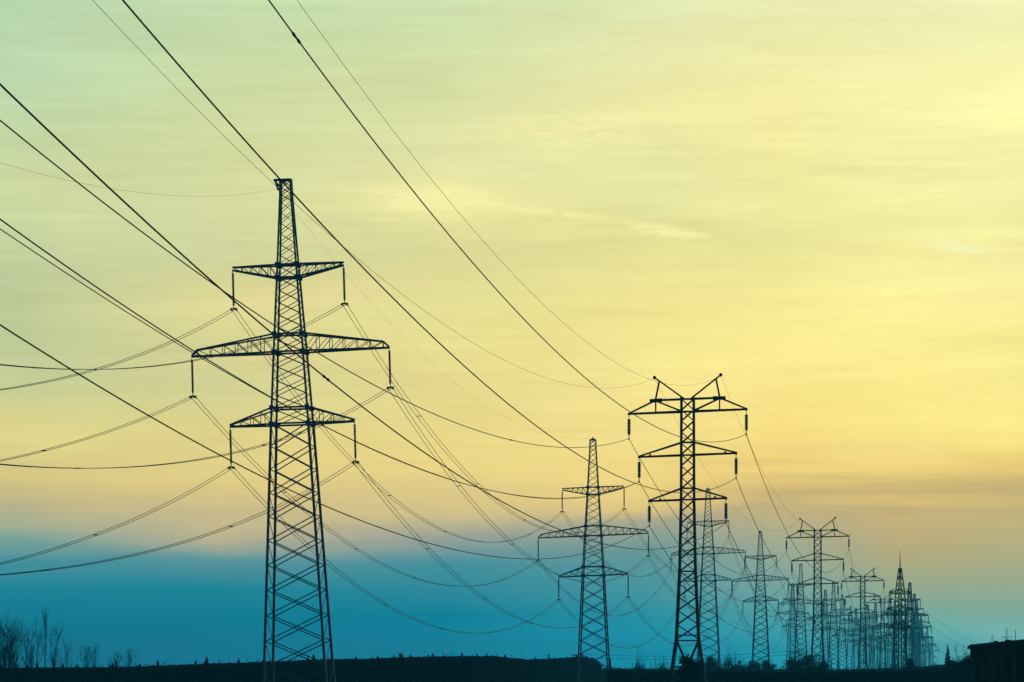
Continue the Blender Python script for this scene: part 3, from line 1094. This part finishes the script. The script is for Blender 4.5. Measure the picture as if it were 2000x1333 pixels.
def leafy(name, x, y, Y, wpx, label, group, seed, cat='bush', n=2600, m=None):
    rg = random.Random(seed)
    b = Vector(((x - 1000) * Y / F, Y, 0))
    b.z = ground_z(b.x, b.y)
    h = EYE + (HY - y) * Y / F - b.z
    wd = wpx * Y / F / 2
    root = empty(name, b)
    tag(root, label, cat, group)
    tk = MB()
    cr = MB()
    for s_ in range(6):
        a = rg.uniform(0, math.tau)
        sp = rg.uniform(0.15, 0.6) * wd / h
        d = Vector((math.cos(a) * sp, math.sin(a) * sp, 1)).normalized()
        branchy(tk, Vector((math.cos(a) * 0.1, math.sin(a) * 0.1, -0.2)), d, h * rg.uniform(0.7, 0.95), 0.06, 2, rg, 0.5, 5)
    clumps = [(rg.uniform(-0.75, 0.75) * wd, rg.uniform(-0.7, 0.7) * wd, rg.uniform(0.45, 0.92) * h, rg.uniform(0.14, 0.26)) for _ in range(18)]
    for k in range(n):
        cx, cy, cz, r = rg.choice(clumps)
        cz2 = cz * (1 - 0.35 * (cx / wd) ** 2)
        p = Vector((cx + rg.gauss(0, r * wd), cy + rg.gauss(0, r * wd), max(0.02, cz2 + rg.gauss(0, r * h * 0.32))))
        tri(cr, p, rg.uniform(0.12, 0.34), rg)
    tk.build('trunk', BARK, root)
    cr.build('crown', m or SCRUB, root)


BUSH = [(1249, 1291, 600, 30, 'low bush on the skyline right of the forest end'),
        (1296, 1289, 610, 26, 'small bush on the skyline just left of the black horned pylon'),
        (1344, 1286, 330, 40, 'black bush between the splayed feet of the big horned pylon'),
        (1391, 1284, 660, 34, 'fuzzy bush at the foot of the pylon behind the black horned one'),
        (1424, 1280, 620, 46, 'largest round bush between the black horned pylon and the lone pale pylon'),
        (1446, 1290, 630, 30, 'low bush merging with the right side of the largest round bush'),
        (1472, 1292, 700, 30, 'low bush at the left foot of the lone pale blue pylon'),
        (1500, 1291, 690, 30, 'low bush at the right foot of the lone pale blue pylon'),
        (1552, 1284, 560, 36, 'dark bush left of the second horned pylon'),
        (1576, 1277, 560, 40, 'tall dark bush touching the left foot of the second horned pylon'),
        (1603, 1286, 570, 34, 'dark bush in front of the second horned pylon\'s feet'),
        (1778, 1284, 640, 14, 'narrow dark bush at the right foot of the spired mast'),
        (1872, 1286, 420, 44, 'dark bushy mass close left of the building corner'),
        (1888, 1282, 410, 28, 'dark bush touching the left wall of the building')]
for i, (x, y, Y, wp, lab) in enumerate(BUSH):
    leafy('bush', x, y, Y, wp, lab, 'dark bushes along the skyline', 200 + i)


def pine(x, y, Y, label, seed, spread=0.2, n=260):
    rg = random.Random(seed)
    b = Vector(((x - 1000) * Y / F, Y, 0))
    b.z = ground_z(b.x, b.y)
    h = EYE + (HY - y) * Y / F - b.z
    root = empty('pine_tree', b)
    tag(root, label, 'pine tree')
    t = MB()
    t.path([(0, 0, -0.2), (0.03, 0, h * 0.5), (0, 0, h)], [0.14, 0.08, 0.02], 6)
    t.build('trunk', BARK, root)
    c = MB()
    conifer_into(c, 0, 0, 0, h, rg, n, spread)
    c.build('crown', CONIFER, root)


pine(1851, 1258, 1150, 'small pointed pine rising above the scrub left of the building', 301, 0.22)
pine(1191, 1283, 640, 'tiny pointed pine just right of the forest end', 302, 0.2, 120)

# ------------------------------------------------------------------ low building at the right edge
P0 = Vector((33.55, 300.0))
P1 = Vector((30.2, 228.0))
yaw_b = math.atan2(P1.y - P0.y, P1.x - P0.x)
ZB = ground_z(33, 290)
bld = empty('flat_roofed_building', (P0.x, P0.y, ZB), (0, 0, yaw_b))
tag(bld, 'long low black flat-roofed building at the right edge with pipes on its roof', 'building')
LB, WD = (P1 - P0).length, 14.0
HR = 1.7 + 48 * 300 / F - ZB     # eaves height
mb = MB()
mb.box((0, 0, -0.6), (LB, WD, HR - 0.22))
mb.build('wall', BRICK, bld)
mb = MB()
mb.box((-0.18, -0.18, HR - 0.22), (LB + 0.18, WD + 0.18, HR))
mb.box((-0.05, -0.05, HR), (LB, 0.12, HR + 0.10))
roof = mb.build('roof', ROOFM, bld)
for i in range(7):
    mb = MB()
    x0 = 2.2 + i * 10.0
    mb.box((x0, -0.09, -0.1), (x0 + 3.0, -0.004, 2.5))
    for k in range(5):
        mb.box((x0 + 0.1 + k * 0.6, -0.12, -0.05), (x0 + 0.16 + k * 0.6, -0.09, 2.45))
    d = mb.build('door', DOORM, bld)
    mb = MB()
    mb.box((x0 + 1.42, -0.2, 1.0), (x0 + 1.58, -0.12, 1.3))
    mb.build('handle', BLACKSTEEL, d)
    mb = MB()
    mb.box((x0 + 4.6, -0.06, 1.5), (x0 + 6.2, -0.003, 2.2))
    wnd = mb.build('window', ROOFM, bld)
# roof furniture: chimneys seen in the photograph
for px, ptop, wd in ((1927.5, 1252, 0.11), (1951, 1250, 0.16), (1977, 1251, 0.10), (1988, 1250, 0.16), (1998, 1248, 0.3)):
    k = (px - 1000) / F
    # along the eaves line: P0 + t*(P1-P0); solve x/y = k
    dpx, dpy = P1.x - P0.x, P1.y - P0.y
    t = (k * P0.y - P0.x) / (dpx - k * dpy)
    s_ = t * LB
    Yl = P0.y + dpy * t
    hh = (EYE + (HY - ptop) * Yl / F) - ZB
    mb = MB()
    mb.lathe((s_, 0.6, 0), [(wd, HR - 0.02), (wd, hh - 0.08), (wd * 1.35, hh - 0.06), (wd * 1.35, hh)], 8)
    mb.build('chimney_pipe', BLACKSTEEL, roof)
mb = MB()
t = 0.33
mb.path([(t * LB, 1.5, HR - 0.02), (t * LB, 1.5, HR + 0.95)], [0.03, 0.015], 5)
mb.bar((t * LB - 0.25, 1.5, HR + 0.75), (t * LB + 0.25, 1.5, HR + 0.75), 0.03)
mb.build('antenna', BLACKSTEEL, roof)

# ------------------------------------------------------------------ low wooden pole line crossing behind the bushes
poles = []
for i, (px, ytop, Y, lab) in enumerate(((1553, 1273, 900, 'wooden pole with a flat crossbar beside the second horned pylon'),
                                        (1128, 1279, 900, 'wooden pole hidden low against the forest behind the tapering pylon'))):
    b = Vector(((px - 1000) * Y / F, Y, 0))
    b.z = ground_z(b.x, b.y)
    top = EYE + (HY - ytop) * Y / F - b.z
    root = empty('wooden_pole', b)
    tag(root, lab, 'utility pole')
    mb = MB()
    mb.path([(0, 0, -0.3), (0, 0, top)], [0.16, 0.11], 8)
    mb.build('shaft', WOOD, root)
    mb = MB()
    mb.bar((-1.3, 0, top - 0.1), (1.3, 0, top - 0.1), 0.2)
    mb.build('crossbar', WOOD, root)
    for k in (-1.2, 1.2):
        mb = MB()
        mb.lathe((k, 0, top), [(0.05, 0), (0.09, 0.05), (0.09, 0.16), (0.04, 0.22)], 6)
        mb.build('pin_insulator', GLASSINS, root)
    poles.append(b + Vector((0, 0, top + 0.15)))
for k, nm in ((0.0, 'upper'), (-0.75, 'lower')):
    cable(poles[1] + Vector((0, 0, k)), poles[0] + Vector((0, 0, k)), 0.8, 0.035, False, '%s level wire low over the scrub between forest end and second horned pylon' % nm,
          'low level wires near the ground', 30)

# ------------------------------------------------------------------ evening haze
hz = MB()
hz.box((-3150, -700, -14), (3150, 7100, 46))
ho = hz.build('haze', STEEL)
hm = bpy.data.materials.new('haze_air')
hm.use_nodes = True
t = hm.node_tree
t.nodes.clear()
pv = t.nodes.new('ShaderNodeVolumePrincipled')
pv.inputs['Color'].default_value = (0.20, 0.90, 1.0, 1)
pv.inputs['Density'].default_value = HAZE_DENSITY
pv.inputs['Anisotropy'].default_value = 0.0
ou = t.nodes.new('ShaderNodeOutputMaterial')
t.links.new(pv.outputs[0], ou.inputs['Volume'])
ho.data.materials.clear()
ho.data.materials.append(hm)
tag(ho, kind='stuff')
